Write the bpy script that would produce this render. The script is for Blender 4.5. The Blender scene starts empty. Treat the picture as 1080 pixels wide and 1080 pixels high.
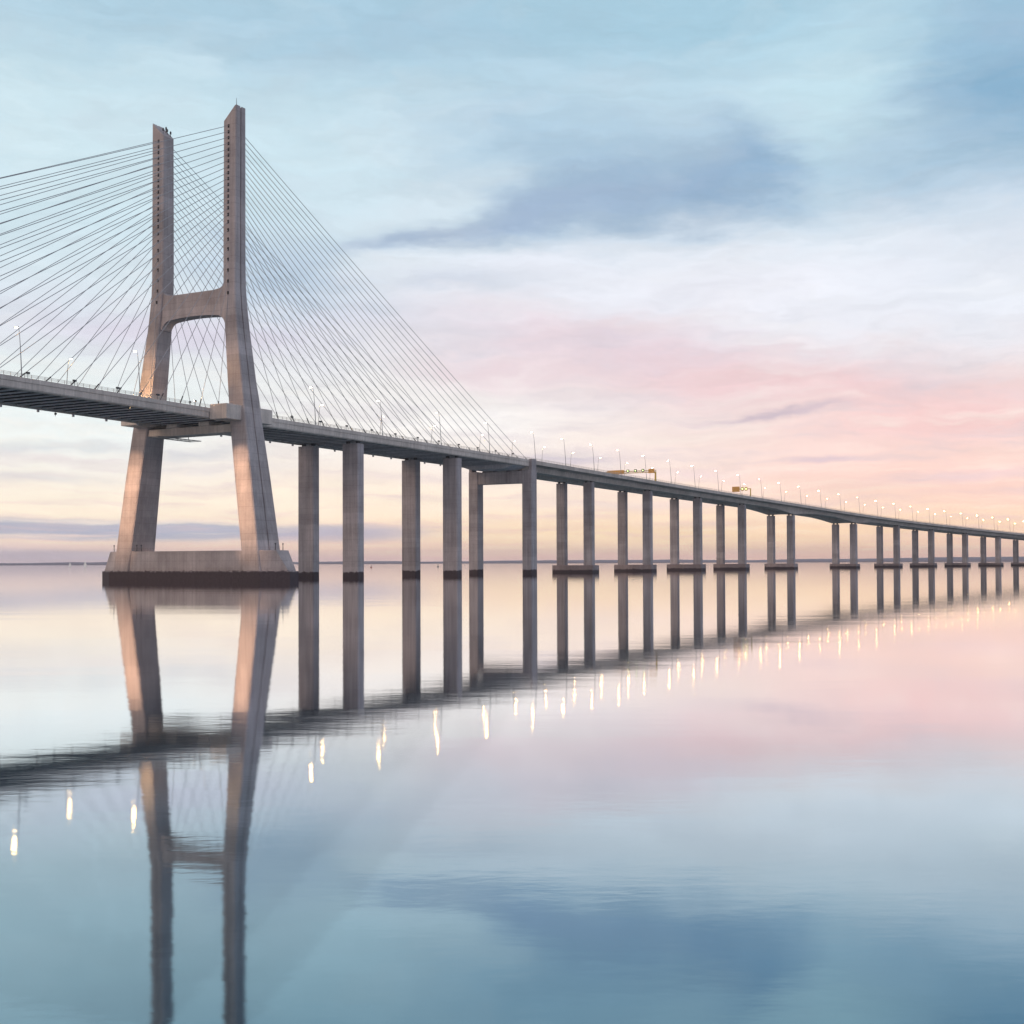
import bpy, math, random
from mathutils import Vector
random.seed(7)
S = bpy.context.scene
COL = S.collection

# ------------------------------------------------------------------ geometry of the place
F = 1330.35                      # focal length in 1080-px units
X0, Y0, TH = -102.046, 407.80, .49783
KC = (-7e-5, .14677, -.03459)
S3 = 204.6                       # station of the transition pier
EYE = 5.4

def head(s):
    if s <= S3: return TH
    q = s - S3
    return TH + KC[0]*q + KC[1]*(q/400)**2 + KC[2]*(q/400)**3
_px = [(X0 + S3*math.sin(TH), Y0 + S3*math.cos(TH))]
for _i in range(1600):
    a = head(S3 + _i + .5)
    _px.append((_px[-1][0] + math.sin(a), _px[-1][1] + math.cos(a)))
def pos(s, t, z=0.0):
    if s <= S3:
        x, y = X0 + s*math.sin(TH), Y0 + s*math.cos(TH)
    else:
        q = s - S3; i = min(int(q), 1599); f = q - i
        x = _px[i][0]*(1-f) + _px[i+1][0]*f; y = _px[i][1]*(1-f) + _px[i+1][1]*f
    a = head(s)
    return Vector((x + t*math.cos(a), y - t*math.sin(a), z))
ZT = [(-400, 54.4), (-220, 54.6), (-80, 54.3), (0, 53.8), (100, 53.4), (205, 52.7), (300, 51.9), (400, 50.9),
      (500, 49.7), (624, 47.5), (760, 43.9), (830, 41.9), (1000, 37.3), (1121, 33.7), (1400, 26.0), (1800, 16)]
def zt(s):                       # top of the parapet
    for k in range(1, len(ZT)-2):
        if s < ZT[k+1][0]: break
    p0, p1, p2, p3 = ZT[k-1], ZT[k], ZT[k+1], ZT[k+2]
    u = (s-p1[0])/(p2[0]-p1[0]); h = p2[0]-p1[0]
    m1 = (p2[1]-p0[1])/(p2[0]-p0[0])*h; m2 = (p3[1]-p1[1])/(p3[0]-p1[0])*h
    return (2*u**3-3*u*u+1)*p1[1] + (u**3-2*u*u+u)*m1 + (-2*u**3+3*u*u)*p2[1] + (u**3-u*u)*m2
GAPS = [78.58]*4 + [94.98, 131.7, 94.98] + [78.58]*6
PIERS = []
_s = S3
for g in GAPS: _s += g; PIERS.append(_s)
H1, H2 = PIERS[4], PIERS[5]
def gdepth(s):                   # depth of the viaduct girder under the parapet top
    d = 4.7
    for h in (H1, H2):
        q = abs(s-h)/52
        if q < 1: d += 2.7*(1-q)**1.6
    return d

# ------------------------------------------------------------------ mesh helpers
class MB:
    def __init__(s): s.v = []; s.f = []
    def hexa(s, c):              # 8 corners: bottom ring then top ring
        n = len(s.v); s.v += [Vector(p) for p in c]
        for q in ((0,3,2,1),(4,5,6,7),(0,1,5,4),(1,2,6,5),(2,3,7,6),(3,0,4,7)): s.f.append([n+i for i in q])
        return s
    def sbox(s, s0, s1, t0, t1, z0, z1):      # box in bridge coordinates
        return s.hexa([pos(s0,t0,z0), pos(s0,t1,z0), pos(s1,t1,z0), pos(s1,t0,z0),
                       pos(s0,t0,z1), pos(s0,t1,z1), pos(s1,t1,z1), pos(s1,t0,z1)])
    def loft(s, rings, caps=True):
        n = len(s.v); m = len(rings[0])
        for r in rings: s.v += [Vector(p) for p in r]
        for i in range(len(rings)-1):
            for j in range(m):
                k = (j+1) % m
                s.f.append([n+i*m+j, n+i*m+k, n+(i+1)*m+k, n+(i+1)*m+j])
        if caps:
            s.f.append([n+j for j in range(m)][::-1]); s.f.append([n+(len(rings)-1)*m+j for j in range(m)])
        return s
    def tube(s, p0, p1, r0, r1=None, n=8):
        r1 = r0 if r1 is None else r1
        p0, p1 = Vector(p0), Vector(p1); d = (p1-p0).normalized()
        a = d.orthogonal().normalized(); b = d.cross(a)
        R = lambda p, r: [p + (a*math.cos(2*math.pi*i/n) + b*math.sin(2*math.pi*i/n))*r for i in range(n)]
        return s.loft([R(p0, r0), R(p1, r1)])
    def strip(s, s0, s1, prof, step=6.0):     # prof(s) -> ring [(t,z)...] swept along the bridge
        n = max(1, int(math.ceil((s1-s0)/step)))
        return s.loft([[pos(q, t, z) for t, z in prof(q)] for q in [s0+(s1-s0)*i/n for i in range(n+1)]])
    def ball(s, c, r, n=10, m=6, sz=1):
        c = Vector(c)
        return s.loft([[c + Vector((math.cos(2*math.pi*j/n)*math.sin(p)*r, math.sin(2*math.pi*j/n)*math.sin(p)*r, -math.cos(p)*r*sz)) for j in range(n)]
                       for p in [math.pi*(i+.02)/(m+.04) for i in range(m+1)]])
WORG = {}
def link(name, mb, m, parent=None, origin=None, bevel=0, smooth=False):
    import bmesh
    if origin is None:
        lo = Vector([min(v[i] for v in mb.v) for i in range(3)]); hi = Vector([max(v[i] for v in mb.v) for i in range(3)])
        origin = Vector(((lo.x+hi.x)/2, (lo.y+hi.y)/2, lo.z))
    me = bpy.data.meshes.new(name)
    me.from_pydata([v-origin for v in mb.v], [], mb.f)
    bm = bmesh.new(); bm.from_mesh(me); bmesh.ops.recalc_face_normals(bm, faces=bm.faces)
    if bevel:
        ed = [e for e in bm.edges if len(e.link_faces) == 2 and e.calc_face_angle(0) > .6]
        bmesh.ops.bevel(bm, geom=ed, offset=bevel, segments=1, affect='EDGES', profile=.5)
    bm.to_mesh(me); bm.free()
    if smooth:
        for p in me.polygons: p.use_smooth = True
    me.materials.append(m)
    o = bpy.data.objects.new(name, me); COL.objects.link(o)
    WORG[o] = origin
    if parent: o.parent = parent; o.location = origin - WORG[parent]
    else: o.location = origin
    return o
def empty(name, loc, parent=None):
    o = bpy.data.objects.new(name, None); COL.objects.link(o); o.empty_display_size = 1
    WORG[o] = Vector(loc)
    if parent: o.parent = parent; o.location = WORG[o] - WORG[parent]
    else: o.location = loc
    return o
def tag(o, label=None, cat=None, group=None, kind=None):
    if label: o['label'] = label
    if cat: o['category'] = cat
    if group: o['group'] = group
    if kind: o['kind'] = kind
    return o
def dup(o, loc, label, parent=None):
    c = o.copy(); COL.objects.link(c)
    if parent is None: c.location = loc; c['label'] = label
    else: c.parent = parent
    for ch in list(o.children): dup(ch, None, None, c)
    return c

# ------------------------------------------------------------------ materials
class NT:
    def __init__(s, tree): s.t = tree; s.n = tree.nodes; s.l = tree.links; s.n.clear()
    def new(s, typ, **kw):
        n = s.n.new(typ)
        for k, v in kw.items():
            setattr(n, k, v)
        return n
    def put(s, sock, v):
        if isinstance(v, bpy.types.NodeSocket): s.l.new(v, sock)
        else: sock.default_value = v
    def math(s, op, a, b=None, c=None, clamp=False):
        n = s.new('ShaderNodeMath', operation=op, use_clamp=clamp)
        s.put(n.inputs[0], a)
        if b is not None: s.put(n.inputs[1], b)
        if c is not None: s.put(n.inputs[2], c)
        return n.outputs[0]
    def vmath(s, op, a, b=None, out=0):
        n = s.new('ShaderNodeVectorMath', operation=op); s.put(n.inputs[0], a)
        if b is not None: s.put(n.inputs[1], b)
        return n.outputs[out]
    def mix(s, f, a, b, blend='MIX'):
        n = s.new('ShaderNodeMix', data_type='RGBA', blend_type=blend)
        s.put(n.inputs[0], f); s.put(n.inputs[6], a); s.put(n.inputs[7], b); return n.outputs[2]
    def ramp(s, f, stops, interp='LINEAR'):
        n = s.new('ShaderNodeValToRGB'); cr = n.color_ramp; cr.interpolation = interp
        while len(cr.elements) > 1: cr.elements.remove(cr.elements[-1])
        cr.elements[0].position = stops[0][0]; cr.elements[0].color = stops[0][1]
        for p, c in stops[1:]:
            e = cr.elements.new(p); e.color = c
        s.put(n.inputs[0], f); return n.outputs[0]
    def noise(s, vec, scale, detail=3, rough=.5, out=0, dist=0):
        n = s.new('ShaderNodeTexNoise'); s.put(n.inputs['Vector'], vec)
        n.inputs['Scale'].default_value = scale; n.inputs['Detail'].default_value = detail
        n.inputs['Roughness'].default_value = rough; n.inputs['Distortion'].default_value = dist
        return n.outputs[out]
    def mapr(s, v, a, b, c=0., d=1.):
        n = s.new('ShaderNodeMapRange'); s.put(n.inputs[0], v)
        for i, q in enumerate((a, b, c, d)): n.inputs[i+1].default_value = q
        return n.outputs[0]
def lin(c):
    return tuple(((x/255)/12.92 if x/255 <= .04045 else (((x/255)+.055)/1.055)**2.4) for x in c) + (1,)
def g4(v): return (v, v, v, 1)

def simple(name, rgb, rough=.6, metal=0, var=.12, scale=3.0):
    m = bpy.data.materials.new(name); m.use_nodes = True; t = NT(m.node_tree)
    b = t.new('ShaderNodeBsdfPrincipled'); o = t.new('ShaderNodeOutputMaterial'); t.l.new(b.outputs[0], o.inputs[0])
    co = t.new('ShaderNodeTexCoord').outputs['Object']
    n = t.noise(co, scale, 4)
    col = t.mix(n, tuple(x*(1-var) for x in rgb)+(1,), tuple(min(1, x*(1+var)) for x in rgb)+(1,))
    t.l.new(col, b.inputs['Base Color']); b.inputs['Roughness'].default_value = rough; b.inputs['Metallic'].default_value = metal
    return m
def emit(name, rgb, strength):
    m = bpy.data.materials.new(name); m.use_nodes = True; t = NT(m.node_tree)
    e = t.new('ShaderNodeEmission'); o = t.new('ShaderNodeOutputMaterial'); t.l.new(e.outputs[0], o.inputs[0])
    e.inputs[0].default_value = rgb+(1,); e.inputs[1].default_value = strength
    return m
def concrete(name, rgb, joint=4.0, algae=2.3, dark=(.028, .022, .024), streak=.35):
    """cast concrete: lifts with joints, rain streaks, blotches and an algae belt above the water"""
    m = bpy.data.materials.new(name); m.use_nodes = True; t = NT(m.node_tree)
    b = t.new('ShaderNodeBsdfPrincipled'); o = t.new('ShaderNodeOutputMaterial'); t.l.new(b.outputs[0], o.inputs[0])
    geo = t.new('ShaderNodeNewGeometry').outputs['Position']
    sep = t.new('ShaderNodeSeparateXYZ'); t.l.new(geo, sep.inputs[0]); z = sep.outputs[2]
    big = t.noise(geo, .11, 5, .6)
    fine = t.noise(geo, 1.7, 5, .65)
    st = t.noise(t.vmath('MULTIPLY', geo, (1.1, 1.1, .045)), 1.0, 4, .6)
    lift = t.math('FLOOR', t.math('DIVIDE', z, joint))
    oi0 = t.new('ShaderNodeObjectInfo'); wn = t.new('ShaderNodeTexWhiteNoise', noise_dimensions='1D'); t.l.new(t.math('ADD', lift, t.math('MULTIPLY', oi0.outputs['Random'], 97.0)), wn.inputs['W'])
    v = t.math('ADD', t.math('MULTIPLY', t.math('SUBTRACT', big, .5), .9), 1)
    v = t.math('MULTIPLY', v, t.math('ADD', t.math('MULTIPLY', t.math('SUBTRACT', fine, .5), .35), 1))
    v = t.math('MULTIPLY', v, t.math('ADD', t.math('MULTIPLY', t.math('SUBTRACT', st, .5), streak*2), 1))
    v = t.math('MULTIPLY', v, t.math('ADD', t.math('MULTIPLY', wn.outputs[0], .20), .90))
    oi = t.new('ShaderNodeObjectInfo'); v = t.math('MULTIPLY', v, t.math('ADD', t.math('MULTIPLY', oi.outputs['Random'], .14), .93))
    fr = t.math('FRACT', t.math('DIVIDE', z, joint))
    jl = t.math('LESS_THAN', t.math('ABSOLUTE', t.math('SUBTRACT', fr, .5)), .015)
    v = t.math('MULTIPLY', v, t.math('SUBTRACT', 1, t.math('MULTIPLY', jl, .22)))
    base = t.mix(t.noise(geo, .05, 3), tuple(x for x in rgb)+(1,), (rgb[0]*1.06, rgb[1]*.97, rgb[2]*.92, 1))
    sc = t.new('ShaderNodeVectorMath', operation='SCALE'); t.l.new(base, sc.inputs[0]); t.l.new(v, sc.inputs['Scale'])
    edge = t.math('ADD', z, t.math('MULTIPLY', t.math('SUBTRACT', t.noise(t.vmath('MULTIPLY', geo, (.9, .9, .25)), 1, 6, .7), .5), 2.6))
    al = t.mapr(edge, algae-.3, algae+.12, 1, 0)
    col = t.mix(al, sc.outputs[0], t.mix(fine, dark+(1,), tuple(x*2.2 for x in dark)+(1,)))
    t.l.new(col, b.inputs['Base Color'])
    b.inputs['Roughness'].default_value = .85; b.inputs['Specular IOR Level'].default_value = .25
    bp = t.new('ShaderNodeBump'); bp.inputs['Strength'].default_value = .35; bp.inputs['Distance'].default_value = .12
    t.l.new(fine, bp.inputs['Height']); t.l.new(bp.outputs[0], b.inputs['Normal'])
    return m

M = {}
M['pylon'] = concrete('pylon_concrete', (.385, .35, .355), 4.2, 3.1, dark=(.05, .038, .042))
M['pier'] = concrete('pier_concrete', (.37, .34, .352), 4.0, 2.2, streak=.5, dark=(.05, .038, .042))
M['cap'] = concrete('cap_concrete', (.30, .25, .25), 9, 1.5, dark=(.05, .038, .042))
M['deck'] = concrete('deck_concrete', (.53, .475, .435), 60, -9, streak=.4)
M['under'] = concrete('soffit_concrete', (.50, .50, .53), 60, -9)
M['rail'] = simple('rail_lamplit', (.58, .52, .44), .5)  # pale warm tone puts the lamp glow into the railing colour
M['asphalt'] = simple('asphalt', (.05, .05, .052), .9, 0, .25, .6)
M['cable'] = simple('cable_sheath', (.34, .335, .35), .45)
M['steel'] = simple('painted_steel', (.30, .30, .31), .5)
M['darksteel'] = simple('dark_steel', (.05, .05, .055), .5)
M['recess'] = simple('anchor_recess_shade', (.03, .028, .03), .9)
M['yellow'] = simple('lamplit_yellow', (.62, .42, .08), .5)  # yellow carries the lamplight on the gantry in its colour
M['amber'] = simple('amber_sign_face', (.60, .33, .09), .5)
M['white'] = simple('white_paint', (.85, .85, .83), .4)
M['red'] = simple('red_paint', (.35, .05, .04), .5)
M['lamp'] = emit('lamp_light', (1.0, .55, .18), 300)
M['flood'] = emit('floodlight_light', (1.0, .66, .30), 8)
M['signal'] = emit('signal_light', (.75, 1.0, .35), 3.0)

# ------------------------------------------------------------------ cable-stayed bridge
bridge = tag(empty('cable_stayed_bridge', pos(0, 0, 0)),
             'concrete cable-stayed bridge with twin-legged H-shaped pylon, fans of stay cables and pink-grey deck', 'bridge')
pylon = empty('pylon', pos(0, 0, 0), bridge)

# leg profile: z, inner t, outer t, length along the bridge
LEG = [(3.02, 24.25, 31.15, 11.8), (9.6, 23.3, 30.0, 11.1), (33, 19.95, 26.6, 9.6), (48, 17.75, 24.2, 8.5), (62, 16.2, 22.1, 7.4),
       (72, 15.3, 20.7, 6.9), (80, 14.55, 19.6, 6.4), (86, 14.0, 18.9, 5.9), (92, 13.6, 18.5, 5.4), (98, 13.45, 18.4, 5.1), (108, 13.4, 18.4, 5.0), (145.2, 13.4, 18.5, 4.6)]
LEG = [(z + .95*(z/150)**2, a, b, L + (.3 if z > 85 else 0)) for z, a, b, L in LEG]
def lean(sg, z):             # the far leg's shaft stands slightly further in
    return 0 if sg > 0 else 1.3*min(1, max(0, (z-55)/40))
def leg(sg):
    mb = MB(); rings = []
    for i, (z, a, b, L) in enumerate(LEG):
        top = i == len(LEG)-1
        h = L/2; g = .32; dp = .35; c = .3
        def pt(s_, t_): return pos(s_, sg*t_ + lean(sg, z), z + ((t_-a)/(b-a)*4.9 if top else 0))
        rings.append([pt(-h, a+c), pt(-h, b-c), pt(-h+c, b), pt(-g, b), pt(-g+.08, b-dp), pt(g-.08, b-dp), pt(g, b), pt(h-c, b),
                      pt(h, b-c), pt(h, a+c), pt(h-c, a), pt(-h+c, a)])
    return mb.loft(rings)
legs = {}
for sg in (1, -1):
    lg = link('leg', leg(sg), M['pylon'], pylon); legs[sg] = lg
def legt(z):                    # inner t, outer t, length at a height
    for p, q in zip(LEG, LEG[1:]):
        if z <= q[0]:
            u = (z-p[0])/(q[0]-p[0]); return tuple(p[i]*(1-u)+q[i]*u for i in (1, 2, 3))
    return LEG[-1][1:]
# crossbeam with rounded haunches
mb = MB(); rings = []
arc = lambda e, R_: R_ - math.sqrt(max(0, R_*R_ - max(0, R_-e)**2))
for i in range(81):
    t = -13.4 + 27.6*i/80; e = min(abs(14.0-t), abs(t+13.2), 6)
    top = 92.9 + arc(e, 2.6) + .9*max(0, 1-e/6)**2
    bot = 85.3 - arc(e, 3.4) - 1.0*(t/14)**2
    rings.append([pos(-2.25, t, bot), pos(2.25, t, bot), pos(2.25, t, top), pos(-2.25, t, top)])
xb = link('crossbeam', mb.loft(rings), M['pylon'], pylon)
# plinth (ship-impact base)
def octo(T, L, cT, cL, z):
    return [pos(s_, t_, z) for s_, t_ in [(-L, -T+cT), (-L, T-cT), (-L+cL, T), (L-cL, T), (L, T-cT), (L, -T+cT), (L-cL, -T), (-L+cL, -T)]]
def hull(a, ta, e, te, z):       # elongated block with blunt cutwater ends
    return [pos(s_, t_, z) for s_, t_ in [(-a, -ta), (-a, ta), (-e, te), (e, te), (a, ta), (a, -ta), (e, -te), (-e, -te)]]
link('plinth', MB().loft([hull(5.25, 31.2, 1.9, 39.0, 3.0), hull(5.15, 29.8, 3.0, 35.2, 9.3), hull(5.0, 29.7, 2.9, 35.0, 9.5)]), M['pylon'], pylon)
link('plinth_footing', MB().loft([hull(6.7, 31.9, 2.1, 39.8, -1.5), hull(6.7, 31.9, 2.1, 39.8, 2.9), hull(6.5, 31.6, 2.0, 39.5, 3.05)]), M['pylon'], pylon)
# platform wrapping each leg at deck level
for sg in (1, -1):
    mb = MB().sbox(-11, 11, sg*15.57, sg*22.3, 50.2, 54.9)
    link('leg_platform', mb, M['deck'], pylon, bevel=.12)
# tie beam and service gantry below the deck
mb = MB().sbox(-3.2, 3.2, -18.4, 18.4, 46.9, 49.4)
mb.sbox(-4.2, 4.2, -9, -4.6, 49.4, 50.6); mb.sbox(-4.2, 4.2, 4.6, 9, 49.4, 50.6)
link('tie_beam', mb, M['deck'], pylon, bevel=.1)
mb = MB()
for t in (-13.6, -9): mb.tube(pos(6, t, 46.5), pos(6, t, 50.4), .12)
mb.tube(pos(-8, -13.6, 46.5), pos(12, -13.6, 46.5), .14); mb.tube(pos(-8, -9, 46.5), pos(12, -9, 46.5), .14)
for q in range(11): mb.tube(pos(-8+2*q, -13.6, 46.5), pos(-8+2*q, -9, 46.5), .08)
link('inspection_gantry', mb, M['steel'], pylon)
# antennas and rod on the leg tops
for sg, q in ((-1, (-1.4, 14.6)), (-1, (.8, 14.9)), (-1, (1.4, 16)), (-1, (1.6, 14.2)), (1, (-1.0, 17.6))):
    z0 = 146.1 + (q[1]-13.4)/5.1*4.9
    mb = MB().tube(pos(q[0], sg*q[1]+lean(sg, 140), z0-.1), pos(q[0], sg*q[1]+lean(sg, 140), z0+(2.0 if sg < 0 else 3.4)), .12, .05)
    if sg < 0: mb.tube(pos(q[0], sg*q[1]+lean(sg, 140), z0+.9), pos(q[0], sg*q[1]+lean(sg, 140), z0+1.7), .3)
    link('antenna', mb, M['darksteel'], pylon)
# maintenance rails and posts on the plinth
for s_, t_ in ((-2.2, 34.2), (-2.2, -34.2), (2.2, 33.6), (-4.6, -21.5), (-4.6, -19.5), (4.4, 20)):
    link('bollard', MB().tube(pos(s_, t_, 9.4), pos(s_, t_, 11.4), .14, .1).ball(pos(s_, t_, 11.5), .25), M['darksteel'], pylon)

# deck
DS0, DS1 = -262.0, 203.6
deck = empty('deck', pos(0, 0, zt(0)), bridge)
def P(f): return f
link('road_slab', MB().strip(DS0, DS1, lambda s: [(-13.4, zt(s)-1.55), (13.4, zt(s)-1.55), (13.4, zt(s)-1.2), (-13.4, zt(s)-1.2)]), M['asphalt'], deck)
for sg in (1, -1):
    link('edge_girder', MB().strip(DS0, DS1, lambda s: [(sg*t, zt(s)+z) for t, z in
        [(13.4, -3.25), (15.1, -3.25), (15.35, -2.9), (15.35, -1.35), (15.55, -1.25), (15.55, -.12), (15.2, -.0), (14.9, -.12), (14.9, -1.05), (13.4, -1.1)]]), M['deck'], deck)
    link('median_barrier', MB().strip(DS0, DS1, lambda s: [(sg*.5, zt(s)-1.2), (sg*.9, zt(s)-1.2), (sg*.8, zt(s)-.35), (sg*.6, zt(s)-.35)]), M['deck'], deck)
def railing(s0, s1, sg, par, step=2.2):
    mb = MB(); t = sg*15.2
    n = int((s1-s0)/step)
    for i in range(n+1):
        s_ = s0 + (s1-s0)*i/n; z = zt(s_); mb.sbox(s_-.05, s_+.05, t-.05, t+.05, z-.1, z+.95)
    for dz in (.35, .65, .95):
        mb.strip(s0, s1, lambda s: [(t-.04, zt(s)+dz-.05), (t+.04, zt(s)+dz-.05), (t+.04, zt(s)+dz+.03), (t-.04, zt(s)+dz+.03)], 8)
    return link('railing', mb, M['rail'], par)
for sg in (1, -1): railing(DS0, DS1, sg, deck)
s_ = -205.0
n_b = 0
while s_ < 202 and n_b < 93:
    zb_ = zt(s_)
    mb = MB().sbox(s_-.5, s_+.5, -13.38, 13.38, zb_-3.05, zb_-2.78)
    mb.sbox(s_-.12, s_+.12, -13.36, 13.36, zb_-2.78, zb_-1.56)
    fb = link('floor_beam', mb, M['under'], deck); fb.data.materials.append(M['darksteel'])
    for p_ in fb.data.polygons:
        if p_.center.z > .28: p_.material_index = 1  # webs coloured dark for the shade between the lit flanges
    s_ += 4.415; n_b += 1
for tt in (-8.2, 0, 8.2):      # service pipes and stringers on the soffit
    link('stringer', MB().strip(DS0, DS1, lambda s: [(tt-.25, zt(s)-2.4), (tt+.25, zt(s)-2.4), (tt+.25, zt(s)-1.57), (tt-.25, zt(s)-1.57)], 12), M['under'], deck)
s_ = -196.0
while s_ < 200:                 # drains hanging at the far girder
    link('drain_outlet', MB().sbox(s_-.25, s_+.25, -15.0, -14.4, zt(s_)-3.95, zt(s_)-3.25), M['under'], deck); s_ += 13.2
s_ = -190.0
while s_ < 200:                 # small roadway fixtures standing on the near parapet
    if abs(s_) > 12:
        mb = MB().tube(pos(s_, 15.25, zt(s_)-.05), pos(s_, 15.25, zt(s_)+1.3), .07).sbox(s_-.55, s_+.55, 15.05, 15.5, zt(s_)+1.1, zt(s_)+1.6)
        link('roadside_fixture', mb, M['darksteel'], deck)
    s_ += 15.7

# stay cables (24 per fan)
steps = [1.85]*14 + [2.1, 2.3, 2.6, 2.9, 3.1, 3.3, 3.4, 3.5, 3.7]
za = [143.8]
for d in steps: za.append(za[-1]-d)
za = [z + .95*(z/150)**2 for z in za]
za = za[::-1]                   # lowest first
for sg in (1, -1):
    for dr in (1, -1):
        for i in range(24):
            sd = dr*(6.5 + 8.55*i); z1 = za[i]; a, b, L = legt(z1)
            p0 = pos(sd, sg*14.75, zt(sd)-1.0); p1 = pos(dr*(L/2-.15), sg*((a+b)/2-.35) + lean(sg, z1), z1)
            ln = (p1-p0).length
            mb = MB(); pts = []
            for k in range(9):
                u = k/8; q = p0.lerp(p1, u); q.z -= 4*u*(1-u)*ln*.0035; pts.append(q)
            d = (p1-p0).normalized(); aa = d.orthogonal().normalized(); bb = d.cross(aa)
            mb.loft([[q + (aa*math.cos(math.pi*j/3)+bb*math.sin(math.pi*j/3))*.092 for j in range(6)] for q in pts])
            c = link('stay_cable', mb, M['cable'], bridge)
            # damper tube low on the cable
            link('cable_collar', MB().tube(p0, p0+(pts[1]-p0).normalized()*3.6, .2, n=6), M['darksteel'], c)
for sg in (1, -1):              # thin dark boxes on the leg faces, standing for shaded anchor pockets
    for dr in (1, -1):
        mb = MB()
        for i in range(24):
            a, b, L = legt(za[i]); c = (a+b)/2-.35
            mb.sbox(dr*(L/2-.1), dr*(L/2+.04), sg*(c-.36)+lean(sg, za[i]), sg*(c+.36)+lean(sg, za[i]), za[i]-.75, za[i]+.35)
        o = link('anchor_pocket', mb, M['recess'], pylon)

def column(s, t, w, l, z0, z1, par, mat, c=.35):
    def ring(z, e=0):
        a, b = w/2+e, l/2+e
        return [pos(s+x, t+y, z) for x, y in [(-b, -a+c), (-b, a-c), (-b+c, a), (b-c, a), (b, a-c), (b, -a+c), (b-c, -a), (-b+c, -a)]]
    return link('column', MB().loft([ring(z0), ring(z1)]), mat, par)
# side-span piers
for k, s_ in enumerate((72.0, 142.6)):
    p = tag(empty('pier', pos(s_, 0, 0), bridge), label=('first' if k == 0 else 'second')+' pair of thick wall columns right of the pylon')
    for sg in (-1, 1):
        top = zt(s_)-3.25
        column(s_, sg*10.26, 7.2, 4.0, -1.5, top-.75, p, M['pier'])
        for q in (-2.2, 2.2):
            link('bearing', MB().sbox(s_-.6, s_+.6, sg*10.26+q-.55, sg*10.26+q+.55, top-.75, top+.24), M['darksteel'], p)
# transition (portal) pier
p = tag(empty('portal_pier', pos(S3, 0, 0), bridge), label='portal pier with a crossbeam between its two columns where cables end')
for sg in (-1, 1):
    top = zt(S3)+.15 if sg > 0 else zt(S3)+.1
    column(S3, sg*14.25, 5.0, 5.6, -1.5, 47.9, p, M['pier'])
    column(S3, sg*15.95, 1.6, 4.6, 47.9, zt(S3)+.25, p, M['pier'], .15)
mb = MB().loft([[pos(S3+x, t, z) for x, z in [(-2.3, 42.0), (2.3, 42.0), (2.3, 47.6), (-2.3, 47.6)]] for t in (-11.8, 11.8)])
link('crossbeam', mb, M['pier'], p)
for q in (-9.5, -3.5, 3.5, 9.5):
    link('bearing', MB().sbox(S3-1.2, S3+1.2, q-.7, q+.7, 47.6, zt(S3)-4.75+.02), M['darksteel'], p)
# cross girder closing the deck over the portal
link('end_girder', MB().loft([[pos(s, t, z) for t, z in [(-13.3, zt(S3)-3.2), (-9, zt(S3)-4.7), (9, zt(S3)-4.7), (13.3, zt(S3)-3.2), (13.3, zt(S3)-1.6), (-13.3, zt(S3)-1.6)]] for s in (190., 203.3)]), M['under'], deck)

# ------------------------------------------------------------------ viaduct
viaduct = tag(empty('viaduct', pos(PIERS[0], 0, 0)), 'long curving approach viaduct on paired columns fading away to the right horizon', 'viaduct')
VS0, VS1 = 204.4, PIERS[-1]+30
vdeck = empty('deck', pos(VS0, 0, zt(VS0)), viaduct)
link('road_slab', MB().strip(VS0, VS1, lambda s: [(-14.9, zt(s)-1.5), (14.9, zt(s)-1.5), (14.9, zt(s)-1.2), (-14.9, zt(s)-1.2)]), M['asphalt'], vdeck)
for sg in (1, -1):
    link('box_girder', MB().strip(VS0, VS1, lambda s: [(sg*t, zt(s)+z) for t, z in
        [(1.2, -1.51), (1.4, -1.75), (5.0, -2.15), (5.4, -gdepth(s)), (10.4, -gdepth(s)), (10.9, -2.35), (15.0, -1.8), (15.0, -1.51)]], 4), M['deck'], vdeck)
    link('parapet', MB().strip(VS0, VS1, lambda s: [(sg*t, zt(s)+z) for t, z in
        [(14.92, -1.9), (15.5, -1.9), (15.5, -.1), (15.3, 0), (15.05, -.1), (14.92, -1.1)]], 6), M['deck'], vdeck)
    railing(VS0, VS1, sg, vdeck, 3.0)
    link('median_barrier', MB().strip(VS0, VS1, lambda s: [(sg*.5, zt(s)-1.2), (sg*.9, zt(s)-1.2), (sg*.8, zt(s)-.35), (sg*.6, zt(s)-.35)]), M['deck'], vdeck)
for s_ in PIERS:
    p = empty('pier', pos(s_, 0, 0), viaduct)
    big = s_ in (H1, H2)
    for sg in (-1, 1):
        top = zt(s_)-gdepth(s_)
        column(s_, sg*7.8, 5.3, 3.4 if not big else 4.2, 3.0, top-.7, p, M['pier'], .5)
        for q in (-1.5, 1.5):
            link('bearing', MB().sbox(s_-.6, s_+.6, sg*7.8+q-.5, sg*7.8+q+.5, top-.7, top+.05), M['darksteel'], p)
    cp = 3.9 if s_ < 700 else 3.3
    link('pile_cap', MB().loft([octo(12.0, 4.2, .8, .8, -1.4), octo(12.0, 4.2, .8, .8, cp-.2), octo(11.8, 4.0, .8, .8, cp)]
        ) if False else MB().loft([[pos(s_+x, t, z) for x, t in [(-4+e, -11.6+e), (-4+e, 11.6-e), (4-e, 11.6-e), (4-e, -11.6+e)]] for z, e in ((-1.4, 0), (cp-.25, 0), (cp, .25))]), M['cap'], p)

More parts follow.
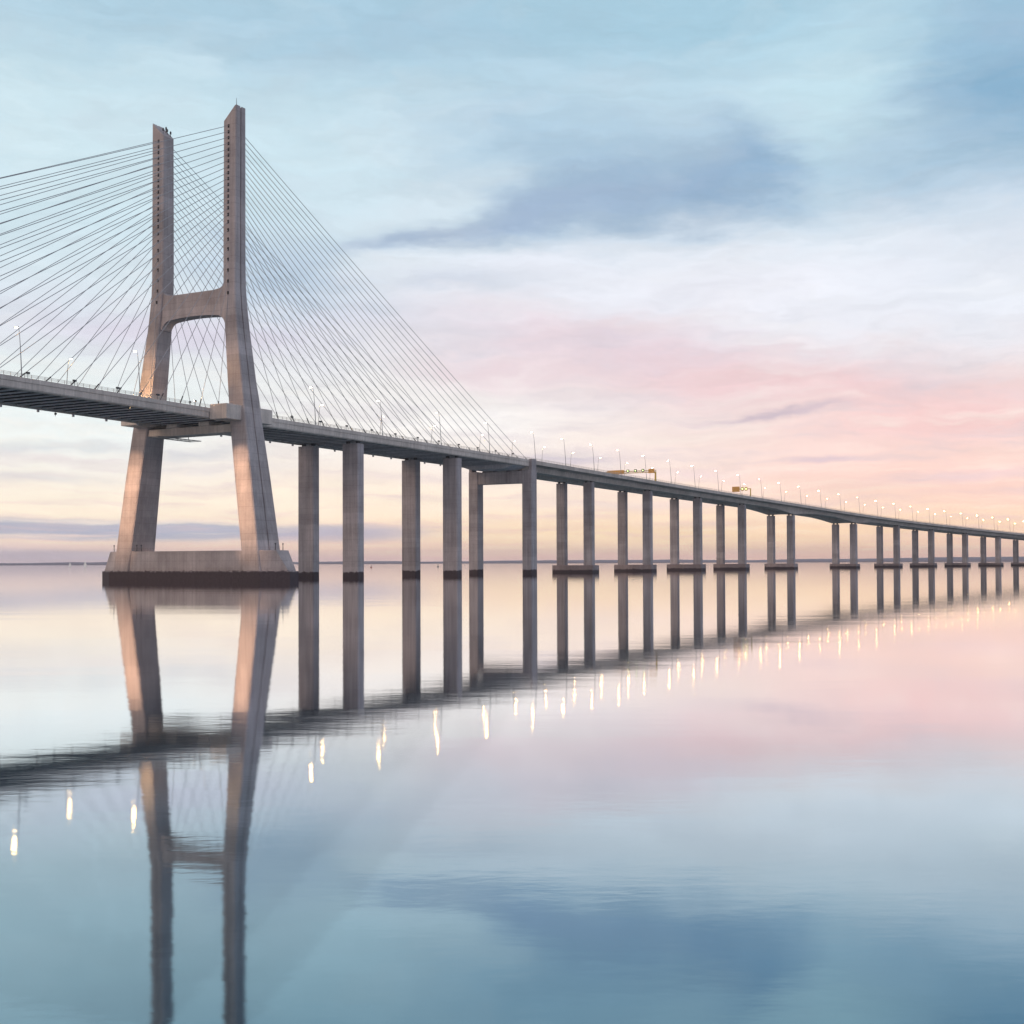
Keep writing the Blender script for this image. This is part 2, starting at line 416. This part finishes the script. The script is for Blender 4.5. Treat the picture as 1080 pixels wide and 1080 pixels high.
# ------------------------------------------------------------------ street lamps
def make_lamp(sg):
    root = tag(empty('street_lamp', (0, 0, 0)), 'x', 'street lamp', 'tall slim street lamps along both deck edges')
    mb = MB()
    pts = [Vector((-.10*sg*0, 0, 0))]
    prof = [(0, 0), (-.25, 4), (-.55, 8), (-.85, 11), (-1.1, 12.7), (-1.6, 13.3)]
    for k in range(len(prof)-1):
        r = (.15, .125, .10, .08, .06, .05)
        mb.tube((prof[k][0], 0, prof[k][1]), (prof[k+1][0], 0, prof[k+1][1]), r[k], r[k+1])
    link('pole', mb, M['steel'], root, origin=Vector((0, 0, 0)))
    def pl(x0, x1, w, z, th):      # tapered slab tilted a little towards the roadway
        k = -math.tan(math.radians(5))
        f = lambda x: z + (x+2.1)*k*-1
        return MB().hexa([(x0, -w, f(x0)), (x1, -w, f(x1)), (x1, w, f(x1)), (x0, w, f(x0)),
                          (x0+.08, -w*.7, f(x0)+th), (x1, -w*.7, f(x1)+th), (x1, w*.7, f(x1)+th), (x0+.08, w*.7, f(x0)+th)])
    hd = link('lamp_head', pl(-2.8, -1.5, .27, 13.27, .2), M['darksteel'], root)
    link('lamp_lens', pl(-2.6, -1.75, .16, 13.2, .06), M['lamp'], hd)
    return root
LS = [-208, -166, -124, -82, -40, 43, 84, 126, 166, 209, 241, 274, 308, 343, 380, 418, 458, 498, 538, 576, 616, 658, 700, 741, 781, 821, 860,
      899, 938, 976, 1014, 1051, 1089, 1127, 1165, 1203, 1241, 1280]
ORD = ['first', 'second', 'third', 'fourth', 'fifth', 'sixth', 'seventh', 'eighth', 'ninth', 'tenth', 'eleventh', 'twelfth', 'thirteenth', 'fourteenth',
       'fifteenth', 'sixteenth', 'seventeenth', 'eighteenth', 'nineteenth', 'twentieth', 'twenty-first', 'twenty-second', 'twenty-third',
       'twenty-fourth', 'twenty-fifth', 'twenty-sixth', 'twenty-seventh', 'twenty-eighth', 'twenty-ninth', 'thirtieth']
lamp0 = make_lamp(1); used = False
n_main = sum(1 for q in LS if q < 0)
n_side = sum(1 for q in LS if 0 < q < S3)
for sg in (1, -1):
    for i, s_ in enumerate(LS):
        edge = 'near' if sg > 0 else 'far'
        if s_ < 0: lab = 'slim lamp post on the %s deck edge, %s one left of the pylon' % (edge, ORD[n_main-1-i])
        elif s_ < S3: lab = 'slim lamp post on the %s deck edge among cables, %s one right of the pylon' % (edge, ORD[i-n_main])
        else: lab = 'slim lamp post on the %s viaduct edge, %s one right of the portal pier' % (edge, ORD[i-n_main-n_side])
        lp = pos(s_, sg*15.2, zt(s_)-.02)
        if not used: o = lamp0; o.location = lp; o['label'] = lab; used = True
        else: o = dup(lamp0, lp, lab)
        o.rotation_euler = (0, 0, -head(s_) + (0 if sg > 0 else math.pi))

# ------------------------------------------------------------------ sign gantries
g = tag(empty('sign_gantry', pos(356, 15.2, zt(356))), 'yellow-lit portal sign gantry spanning the whole viaduct roadway, with lane signals', 'sign gantry')
s_ = 356.0; zb = zt(s_)+4.9
for sg in (1, -1):
    link('post', MB().sbox(s_-.4, s_+.4, sg*15.2-.4, sg*15.2+.4, zt(s_)-.1, zb+.3), M['yellow'], g, bevel=.05)
mb = MB()
for dz in (0, 1.1):
    mb.sbox(s_-.35, s_+.35, -15.6, 15.6, zb+dz-.15, zb+dz+.15)
for q in range(21):
    t = -15+1.5*q; mb.tube(pos(s_-.3, t, zb), pos(s_-.3, t+(.75), zb+1.1), .1, n=6); mb.tube(pos(s_-.3, t+.75, zb+1.1), pos(s_-.3, min(15, t+1.5), zb), .1, n=6)
link('beam', mb, M['yellow'], g)
for t, w in ((-11.5, 3.0), (-6.2, 2.2), (13, 1.8)):
    link('sign_box', MB().sbox(s_-.75, s_-.4, t-w, t+w, zb-.5, zb+1.9), M['amber'], g, bevel=.06)  # amber here stands for lamplight falling on the boxes
for t in (-1.5, 3.2, 7.8):
    sb = link('lane_signal', MB().sbox(s_-.8, s_-.4, t-.8, t+.8, zb+.4, zb+2.0), M['darksteel'], g, bevel=.05)
    link('signal_lens', MB().tube(pos(s_-.86, t, zb+1.2), pos(s_-.8, t, zb+1.2), .35, n=12), M['signal'], sb)
g = tag(empty('cantilever_sign', pos(516, 15.2, zt(516))), 'smaller cantilevered road sign with a square amber panel further along the viaduct', 'road sign')
s_ = 516.0; zb = zt(s_)+5.2
link('post', MB().sbox(s_-.3, s_+.3, 14.9, 15.5, zt(s_)-.1, zb+.2), M['yellow'], g, bevel=.05)
link('arm', MB().sbox(s_-.25, s_+.25, 3.2, 14.9, zb-.3, zb+.2), M['yellow'], g, bevel=.05)
link('sign_panel', MB().sbox(s_-.6, s_-.3, 2.2, 7.6, zb-1.9, zb+1.7), M['amber'], g, bevel=.05)
for t in (9.6, 12.2):
    sb = link('lane_signal', MB().sbox(s_-.6, s_-.3, t-.9, t+.9, zb-1.2, zb+1.2), M['yellow'], g, bevel=.05)
    link('signal_lens', MB().tube(pos(s_-.66, t, zb), pos(s_-.6, t, zb), .5, n=12), M['signal'], sb)

# ------------------------------------------------------------------ floodlights
def floodlight(loc, aim, label, power, size=50, blend=.6, col=(1, .6, .28), beams=None):
    loc = Vector(loc); aim = Vector(aim); d = (aim-loc).normalized()
    r = tag(empty('floodlight', loc), label, 'floodlight', 'warm floodlights lighting the pylon legs')
    link('housing', MB().tube(loc-d*.5, loc, .22, .42, 12), M['darksteel'], r)
    link('lens', MB().tube(loc, loc+d*.04, .36, n=12), M['flood'], r)
    b = MB().tube(loc-d*.3-Vector((0, 0, .9)), loc-d*.3, .07)
    link('bracket', b, M['darksteel'], r)
    L = bpy.data.lights.new('floodlight_beam', 'SPOT'); L.energy = power; L.spot_size = math.radians(size); L.spot_blend = blend
    L.color = col; L.shadow_soft_size = .3
    for q in (beams or [aim]):
        o = bpy.data.objects.new('floodlight_beam', L); COL.objects.link(o); o.parent = r; o.location = d*.1
        o.rotation_euler = (Vector(q)-loc).normalized().to_track_quat('-Z', 'Y').to_euler()
for sg, nm in ((1, 'near'), (-1, 'far')):
    def lc(z): a_, b_, L_ = legt(z); return pos(-L_/2, sg*(a_+b_)/2, z)
    floodlight(pos(-44, sg*15.0, 50.3), lc(20), 'warm floodlight bank under the deck shining down on the %s leg' % nm, 85000, 15.5, 1.0, (1, .62, .38),
               [lc(z) for z in (38, 33, 28, 23, 18, 13)])
    floodlight(pos(-19, sg*15.0, zt(-19)+.9), pos(-3, sg*18.4, 64), 'warm floodlight on the deck edge shining up at the %s leg' % nm, 26000 if sg < 0 else 9000, 75, .9)

# ------------------------------------------------------------------ small things on the water
def buoy(x, y, label, m):
    r = tag(empty('buoy', (x, y, 0)), label, 'buoy', 'small channel buoys on the calm water')
    link('float', MB().loft([[Vector((x+math.cos(a*math.pi/6)*rr, y+math.sin(a*math.pi/6)*rr, z)) for a in range(12)] for rr, z in ((.9, -.5), (1.15, .1), (1.15, .6), (.5, .9))]), m, r)
    b = MB()
    for a in range(4):
        c, s2 = math.cos(a*math.pi/2+.4), math.sin(a*math.pi/2+.4)
        b.tube((x+c*.55, y+s2*.55, .85), (x+c*.15, y+s2*.15, 2.8), .09, n=6)
    link('frame', b, M['darksteel'], r)
    link('topmark', MB().tube((x, y, 2.8), (x, y, 3.5), .4, .05, 10), m, r)
def at(px, d): return ((px-540)/F*d, d)
buoy(*at(391.5, 1500), 'tiny dark buoy on the water between the first and second side-span piers', M['red'])
buoy(*at(462, 1650), 'tiny dark buoy just left of the second near column', M['darksteel'])
def sailboat(px, d, h, label):
    x, y = at(px, d)
    r = tag(empty('sailboat', (x, y, 0)), label, 'sailboat', 'white sailboats on the far water')
    L = h*.55
    link('hull', MB().loft([[Vector((x+u*L, y+v*L*.28, z)) for u, v in ((-.5, -.4), (.2, -.5), (.6, 0), (.2, .5), (-.5, .4))] for z, in ((-.3,), (1.2,))]), M['white'], r)
    link('mast', MB().tube((x, y, 1.1), (x, y, h), .12, .08), M['steel'], r)
    def sail(a, b, c):
        n = Vector((0, .05, 0)); return MB().loft([[Vector(p)-n for p in (a, b, c)], [Vector(p)+n for p in (a, b, c)]])
    link('mainsail', sail((x-.15, y, 1.9), (x-.15, y, h-.3), (x-L*.48, y+.5, 2.0)), M['white'], r)
    link('jib', sail((x+.2, y, 1.9), (x+.2, y, h*.85), (x+L*.5, y-.3, 1.5)), M['white'], r)
sailboat(90, 3100, 16, 'taller white sailboat on the horizon, closest to the pylon plinth')
sailboat(74, 3300, 13, 'smaller white sailboat on the horizon at the far left')

# ------------------------------------------------------------------ water, far shore
R = 14000.0
wm = bpy.data.materials.new('water'); wm.use_nodes = True; t = NT(wm.node_tree)
out = t.new('ShaderNodeOutputMaterial'); geo = t.new('ShaderNodeNewGeometry')
P_ = geo.outputs['Position']
h1 = t.noise(t.vmath('MULTIPLY', P_, (.34, .95, 1)), 1, 2, .5)
h2 = t.noise(t.vmath('MULTIPLY', P_, (.022, .10, 1)), 1, 3, .55)
h3 = t.noise(t.vmath('MULTIPLY', P_, (1.3, 2.6, 1)), 1, 2, .5)
hh = t.math('ADD', t.math('MULTIPLY', h1, .0013), t.math('ADD', t.math('MULTIPLY', h2, .018), t.math('MULTIPLY', h3, .0012)))
bp = t.new('ShaderNodeBump'); bp.inputs['Strength'].default_value = 1; bp.inputs['Distance'].default_value = 1.0
t.l.new(hh, bp.inputs['Height'])
gl = t.new('ShaderNodeBsdfGlossy'); gl.distribution = 'BECKMANN'; gl.inputs['Roughness'].default_value = .055
t.l.new(bp.outputs[0], gl.inputs['Normal'])
df = t.new('ShaderNodeBsdfDiffuse'); df.inputs[0].default_value = (.010, .040, .060, 1)
inc = t.math('ABSOLUTE', t.vmath('DOT_PRODUCT', geo.outputs['Incoming'], (0, 0, 1), 1))
t.l.new(t.ramp(inc, [(0, (1, 1, 1, 1)), (.12, (.97, .98, 1, 1)), (.17, (.86, .965, 1, 1)), (.35, (.66, .885, .99, 1))]), gl.inputs['Color'])
refl = t.ramp(inc, [(0, g4(1)), (.10, g4(.95)), (.16, g4(.80)), (.23, g4(.62)), (.35, g4(.44)), (.6, g4(.15)), (1, g4(.04))], 'EASE')
mx = t.new('ShaderNodeMixShader'); t.l.new(refl, mx.inputs[0]); t.l.new(df.outputs[0], mx.inputs[1]); t.l.new(gl.outputs[0], mx.inputs[2])
t.l.new(mx.outputs[0], out.inputs[0])
tag(link('water', MB().loft([[Vector((x*R, y*R+4000, z)) for x, y in ((-1, -.5), (1, -.5), (1, 1), (-1, 1))] for z in (-.6, 0)]), wm, origin=Vector((0, 0, 0))), kind='structure')

shm = simple('far_shore', (.20, .17, .22), .95, 0, .2, .01)
mb = MB(); rings = []
rnd = random.Random(3)
hs = [0]*400
for k, (amp, stp) in enumerate(((7, 40), (5, 13), (2.5, 4), (1.2, 1))):
    pts = [rnd.random()*amp for _ in range(400//stp+3)]
    for i in range(400):
        u = i/stp; j = int(u); f = u-j; f = f*f*(3-2*f); hs[i] += pts[j]*(1-f)+pts[j+1]*f
for i in range(400):
    a = math.radians(-44 + 88*i/399); D = 9500
    c = math.sin(a), math.cos(a)
    hgt = 9 + hs[i]*1.3 + (0 if i < 190 else 16*min(1, (i-190)/40)*(.6+.4*math.sin(i/23)))
    rings.append([Vector((c[0]*d, c[1]*d, z)) for d, z in ((D, -.5), (D+30, hgt*.35), (D+260, hgt*.8), (D+700, hgt), (D+1400, hgt*.5), (D+1500, -.5))])
tag(link('far_shore', mb.loft(rings), shm, origin=Vector((0, 9500, 0)), smooth=True), kind='structure')

# ------------------------------------------------------------------ air
DENS = 4.2e-5
if DENS:
    hz = bpy.data.materials.new('haze'); hz.use_nodes = True; t = NT(hz.node_tree)
    o_ = t.new('ShaderNodeOutputMaterial'); pv = t.new('ShaderNodeVolumePrincipled')
    pv.inputs['Color'].default_value = (.98, .90, .91, 1); pv.inputs['Density'].default_value = DENS; pv.inputs['Anisotropy'].default_value = .0
    t.l.new(pv.outputs[0], o_.inputs['Volume'])
    tag(link('haze', MB().loft([[Vector((x*(R+200), y*(R+200)+4000, z)) for x, y in ((-1, -.52), (1, -.52), (1, 1.02), (-1, 1.02))] for z in (-1.6, 175)]), hz), kind='stuff')

# ------------------------------------------------------------------ sky
W = bpy.data.worlds.new('World'); S.world = W; W.use_nodes = True; t = NT(W.node_tree)
co = t.new('ShaderNodeTexCoord').outputs['Generated']
dirn = t.vmath('NORMALIZE', co)
sp = t.new('ShaderNodeSeparateXYZ'); t.l.new(dirn, sp.inputs[0])
az = t.math('MULTIPLY', t.math('ARCTAN2', sp.outputs[0], sp.outputs[1]), 180/math.pi)
el = t.math('MULTIPLY', t.math('ARCSINE', sp.outputs[2]), 180/math.pi)
def ae(x, y):
    v = Vector((x-540, F, 593.3-y)).normalized()
    return math.degrees(math.atan2(v.x, v.y)), math.degrees(math.asin(v.z))
cmb = t.new('ShaderNodeCombineXYZ'); t.l.new(az, cmb.inputs[0]); t.l.new(el, cmb.inputs[1])
aev = cmb.outputs[0]
# warp: broad swirls plus fine wind-drawn streaks, weaker towards the horizon
elf = t.mapr(el, 0, 9, .10, 1)
n1 = t.noise(t.vmath('MULTIPLY', aev, (.09, .20, 1)), 1, 3, .5, out=1)
n2 = t.noise(t.vmath('MULTIPLY', aev, (.30, .95, 1)), 1, 7, .62, out=1)
w1 = t.vmath('MULTIPLY', t.vmath('SUBTRACT', n1, (.5, .5, .5)), (8, 3.0, 0))
w2 = t.vmath('MULTIPLY', t.vmath('SUBTRACT', n2, (.5, .5, .5)), (5.0, 1.9, 0))
wsum = t.vmath('ADD', w1, w2)
sc = t.new('ShaderNodeVectorMath', operation='SCALE'); t.l.new(wsum, sc.inputs[0]); t.l.new(elf, sc.inputs['Scale'])
wv = t.vmath('ADD', aev, sc.outputs[0])
wsep = t.new('ShaderNodeSeparateXYZ'); t.l.new(wv, wsep.inputs[0]); azw, elw = wsep.outputs[0], wsep.outputs[1]
# base gradients: left and right of the view
def elp(y): return max(0, ae(540, y)[1])/90
left = [(593, (212, 194, 202)), (575, (236, 210, 202)), (545, (250, 234, 212)), (500, (243, 236, 225)), (430, (237, 243, 241)), (340, (221, 232, 240)),
        (240, (208, 229, 238)), (130, (199, 224, 234)), (40, (183, 212, 226)), (-60, (165, 198, 216))]
right = [(593, (243, 193, 172)), (575, (251, 206, 176)), (545, (254, 221, 190)), (500, (250, 226, 214)), (430, (243, 222, 220)), (340, (234, 231, 238)),
         (240, (223, 232, 242)), (130, (198, 221, 234)), (40, (178, 210, 228)), (-60, (155, 194, 214))]
def grad(st):
    s2 = sorted((elp(y), lin(c)) for y, c in st)
    s2.append((.42, (.44, .56, .68, 1))); s2.append((1, (.40, .50, .62, 1)))
    return t.ramp(t.math('DIVIDE', t.math('MAXIMUM', elw, 0), 90), s2)
azm = t.mapr(az, -20, 14, 0, 1)
azm = t.math('SMOOTH_MIN', azm, 1, .1)
col = t.mix(azm, grad(left), grad(right))
def blob(x, y, rx, ry, rot, rgb, op, p=2.0, raw=0.0):
    """soft cloud patch; x, y, rx, ry given in the units used for the survey above, converted to degrees"""
    global col
    a0, e0 = ae(x, y); k = 180/math.pi/F*math.cos(math.radians(a0))
    rx *= k; ry *= k; r = math.radians(rot); c, s_ = math.cos(r), math.sin(r)
    d = t.vmath('SUBTRACT', wv, (a0, e0, 0))
    u = t.vmath('DOT_PRODUCT', d, (c/rx, s_/rx, 0), 1); v = t.vmath('DOT_PRODUCT', d, (-s_/ry, c/ry, 0), 1)
    q = t.math('ADD', t.math('MULTIPLY', u, u), t.math('MULTIPLY', v, v))
    if p != 2.0: q = t.math('POWER', q, p/2)
    m = t.math('MULTIPLY', t.math('EXPONENT', t.math('MULTIPLY', q, -1)), op)
    col = t.mix(m, col, lin(rgb))
BL = [
 # broad tones
 (300, 25, 330, 45, 0, (166, 198, 218), .75), (760, 15, 260, 35, 0, (163, 200, 219), .7), (80, 140, 220, 80, 0, (206, 228, 237), .75),
 (900, 110, 110, 80, 35, (200, 228, 238), .9), (1010, 285, 210, 70, 0, (236, 242, 250), .85), (330, 180, 130, 60, 0, (205, 228, 238), .5),
 # pinks
 (640, 365, 200, 34, -8, (231, 208, 218), .75), (820, 405, 210, 26, -4, (240, 203, 205), .75), (1000, 445, 170, 34, 4, (243, 199, 197), .75),
 (980, 495, 220, 22, 4, (248, 207, 196), .65), (180, 345, 200, 26, 0, (219, 212, 228), .8), (520, 395, 90, 18, -6, (234, 206, 215), .6),
 (1080, 520, 200, 22, 0, (246, 202, 192), .65), (660, 345, 90, 14, 4, (238, 214, 216), .5),
 # whites
 (470, 445, 150, 38, 0, (248, 246, 244), .85), (560, 275, 130, 22, 0, (232, 236, 246), .7), (90, 435, 180, 40, 0, (231, 242, 244), .8),
 (800, 300, 280, 40, 0, (238, 239, 248), .7), (450, 210, 90, 22, 12, (222, 234, 242), .6),
 # grey-blue clouds
 (610, 160, 170, 48, -6, (160, 190, 213), .75), (720, 198, 175, 34, 4, (142, 171, 200), .95), (800, 165, 70, 30, -25, (144, 176, 205), .85), (620, 205, 120, 22, 12, (158, 184, 208), .8),
 (540, 226, 150, 15, 8, (160, 181, 208), .85), (430, 241, 70, 9, 12, (165, 184, 208), .8), (470, 195, 70, 14, 10, (214, 230, 240), .7), (1085, 90, 120, 110, 18, (134, 174, 203), .97),
 (1010, 160, 90, 36, 0, (160, 190, 212), .6), (310, 285, 70, 40, -25, (176, 196, 218), .75), (540, 120, 60, 25, 0, (182, 208, 226), .6),
 (480, 300, 80, 14, 0, (204, 213, 228), .6), (470, 30, 120, 22, 0, (160, 192, 213), .4),
 # wisps
 (800, 441, 70, 4, 4, (203, 187, 200), .8), (600, 487, 62, 8, 0, (201, 192, 205), .85), (870, 488, 34, 4, 0, (214, 192, 203), .7),
 (640, 352, 40, 5, 0, (214, 204, 216), .5), (205, 478, 60, 5, 0, (206, 206, 212), .7), (60, 470, 90, 5, 3, (212, 216, 220), .7),
 (30, 500, 100, 6, 0, (216, 214, 216), .7), (220, 492, 90, 4, 0, (222, 214, 214), .6), (430, 505, 80, 5, 0, (226, 208, 212), .6),
 (640, 530, 110, 5, 0, (226, 205, 205), .6), (560, 558, 60, 2.0, 0, (208, 180, 180), .7), (740, 553, 70, 5, 0, (208, 188, 198), .8),
 (1010, 505, 90, 7, 4, (232, 205, 210), .5), (700, 500, 110, 5, 0, (236, 212, 214), .6),
 # low sun glow
 (640, 566, 260, 16, 0, (252, 224, 184), .8), (850, 560, 160, 15, 0, (250, 214, 178), .75), (330, 522, 260, 18, 0, (250, 236, 214), .6),
 (330, 577, 220, 6, 0, (250, 212, 190), .8), (600, 588, 320, 3.5, 0, (242, 192, 180), .5), (330, 590, 260, 3, 0, (222, 190, 190), .5),
 # stratus bank low on the left
 (120, 558, 260, 11, 0, (168, 173, 192), .95, 5), (360, 562, 90, 9, 0, (184, 178, 194), .85, 4), (60, 586, 150, 7, 0, (197, 186, 200), .8, 4),
 (60, 571, 120, 2.2, 0, (248, 222, 200), .85), (20, 565, 50, 2, 0, (238, 218, 205), .8), (75, 563, 45, 1.5, 0, (240, 218, 205), .7),
 (100, 549, 200, 1.6, 1, (246, 230, 215), .5),
]
for b in BL: blob(*b)
# fine wind-combed texture
st = t.noise(t.vmath('MULTIPLY', wv, (.16, 1.15, 1)), 1, 5, .6)
st2 = t.noise(t.vmath('MULTIPLY', wv, (.5, 1.6, 1)), 1, 4, .55)
m = t.math('ADD', 1, t.math('MULTIPLY', t.math('SUBTRACT', st, .5), .25))
m = t.math('MULTIPLY', m, t.math('ADD', 1, t.math('MULTIPLY', t.math('SUBTRACT', st2, .5), .10)))
# streaks of thin cloud that close up towards the horizon
lg = t.math('MULTIPLY', t.math('LOGARITHM', t.math('ADD', t.math('MAXIMUM', elw, 0), 1.2), math.e), 6.5)
cv = t.new('ShaderNodeCombineXYZ'); t.l.new(t.math('MULTIPLY', azw, .13), cv.inputs[0]); t.l.new(lg, cv.inputs[1])
st3 = t.noise(cv.outputs[0], 1.0, 6, .62)
low = t.mapr(el, 5, 13, 1, .25)
cs = t.math('MULTIPLY', t.mapr(st3, .50, .72, 0, .62), low)
col = t.mix(cs, col, t.mix(t.mapr(el, 1, 9), lin((222, 194, 192)), lin((206, 207, 219))))
ch = t.math('MULTIPLY', t.mapr(st3, .48, .30, 0, .5), low)
col = t.mix(ch, col, t.mix(t.mapr(el, 1, 9), lin((254, 232, 206)), lin((248, 247, 246))))
m = t.math('MULTIPLY', m, t.mapr(el, 0, 8, 1.2, 1.0))
sc2 = t.new('ShaderNodeVectorMath', operation='SCALE'); t.l.new(col, sc2.inputs[0]); t.l.new(m, sc2.inputs['Scale'])
# behind the viewer: unseen mauve and blue fill light added over the sky model
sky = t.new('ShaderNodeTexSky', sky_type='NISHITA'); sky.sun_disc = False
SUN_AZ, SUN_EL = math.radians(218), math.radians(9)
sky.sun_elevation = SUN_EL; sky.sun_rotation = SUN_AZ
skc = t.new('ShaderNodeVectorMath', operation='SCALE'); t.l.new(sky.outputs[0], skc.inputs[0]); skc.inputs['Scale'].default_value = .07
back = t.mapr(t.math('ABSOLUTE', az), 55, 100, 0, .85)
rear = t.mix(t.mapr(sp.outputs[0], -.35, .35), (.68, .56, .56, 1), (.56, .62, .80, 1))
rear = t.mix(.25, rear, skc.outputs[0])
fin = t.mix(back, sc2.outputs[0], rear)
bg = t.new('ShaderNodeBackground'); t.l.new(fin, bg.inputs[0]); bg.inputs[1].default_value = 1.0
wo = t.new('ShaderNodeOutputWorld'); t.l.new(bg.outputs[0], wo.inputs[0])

sun = bpy.data.lights.new('sun', 'SUN'); sun.energy = .5; sun.angle = math.radians(10); sun.color = (1, .72, .52)
so = bpy.data.objects.new('sun', sun); COL.objects.link(so)
sd = Vector((math.sin(SUN_AZ)*math.cos(SUN_EL), math.cos(SUN_AZ)*math.cos(SUN_EL), math.sin(SUN_EL)))
so.rotation_euler = sd.to_track_quat('Z', 'Y').to_euler()

# ------------------------------------------------------------------ camera
cam = bpy.data.cameras.new('camera'); co_ = bpy.data.objects.new('camera', cam); COL.objects.link(co_); S.camera = co_
cam.sensor_width = 36; cam.lens = F/1080*36; PITCH = .020; cam.shift_y = (53.3 - F*math.tan(PITCH))/1080; cam.clip_end = 40000; cam.clip_start = .1
co_.location = (0, 0, EYE)
co_.rotation_mode = 'QUATERNION'
from mathutils import Quaternion
co_.rotation_quaternion = Quaternion((0, 1, 0), .0039) @ Quaternion((1, 0, 0), math.pi/2 + PITCH)
S.view_settings.view_transform = 'Standard'; S.view_settings.look = 'None'; S.view_settings.exposure = .06; S.view_settings.gamma = 1
S.render.engine = 'CYCLES'
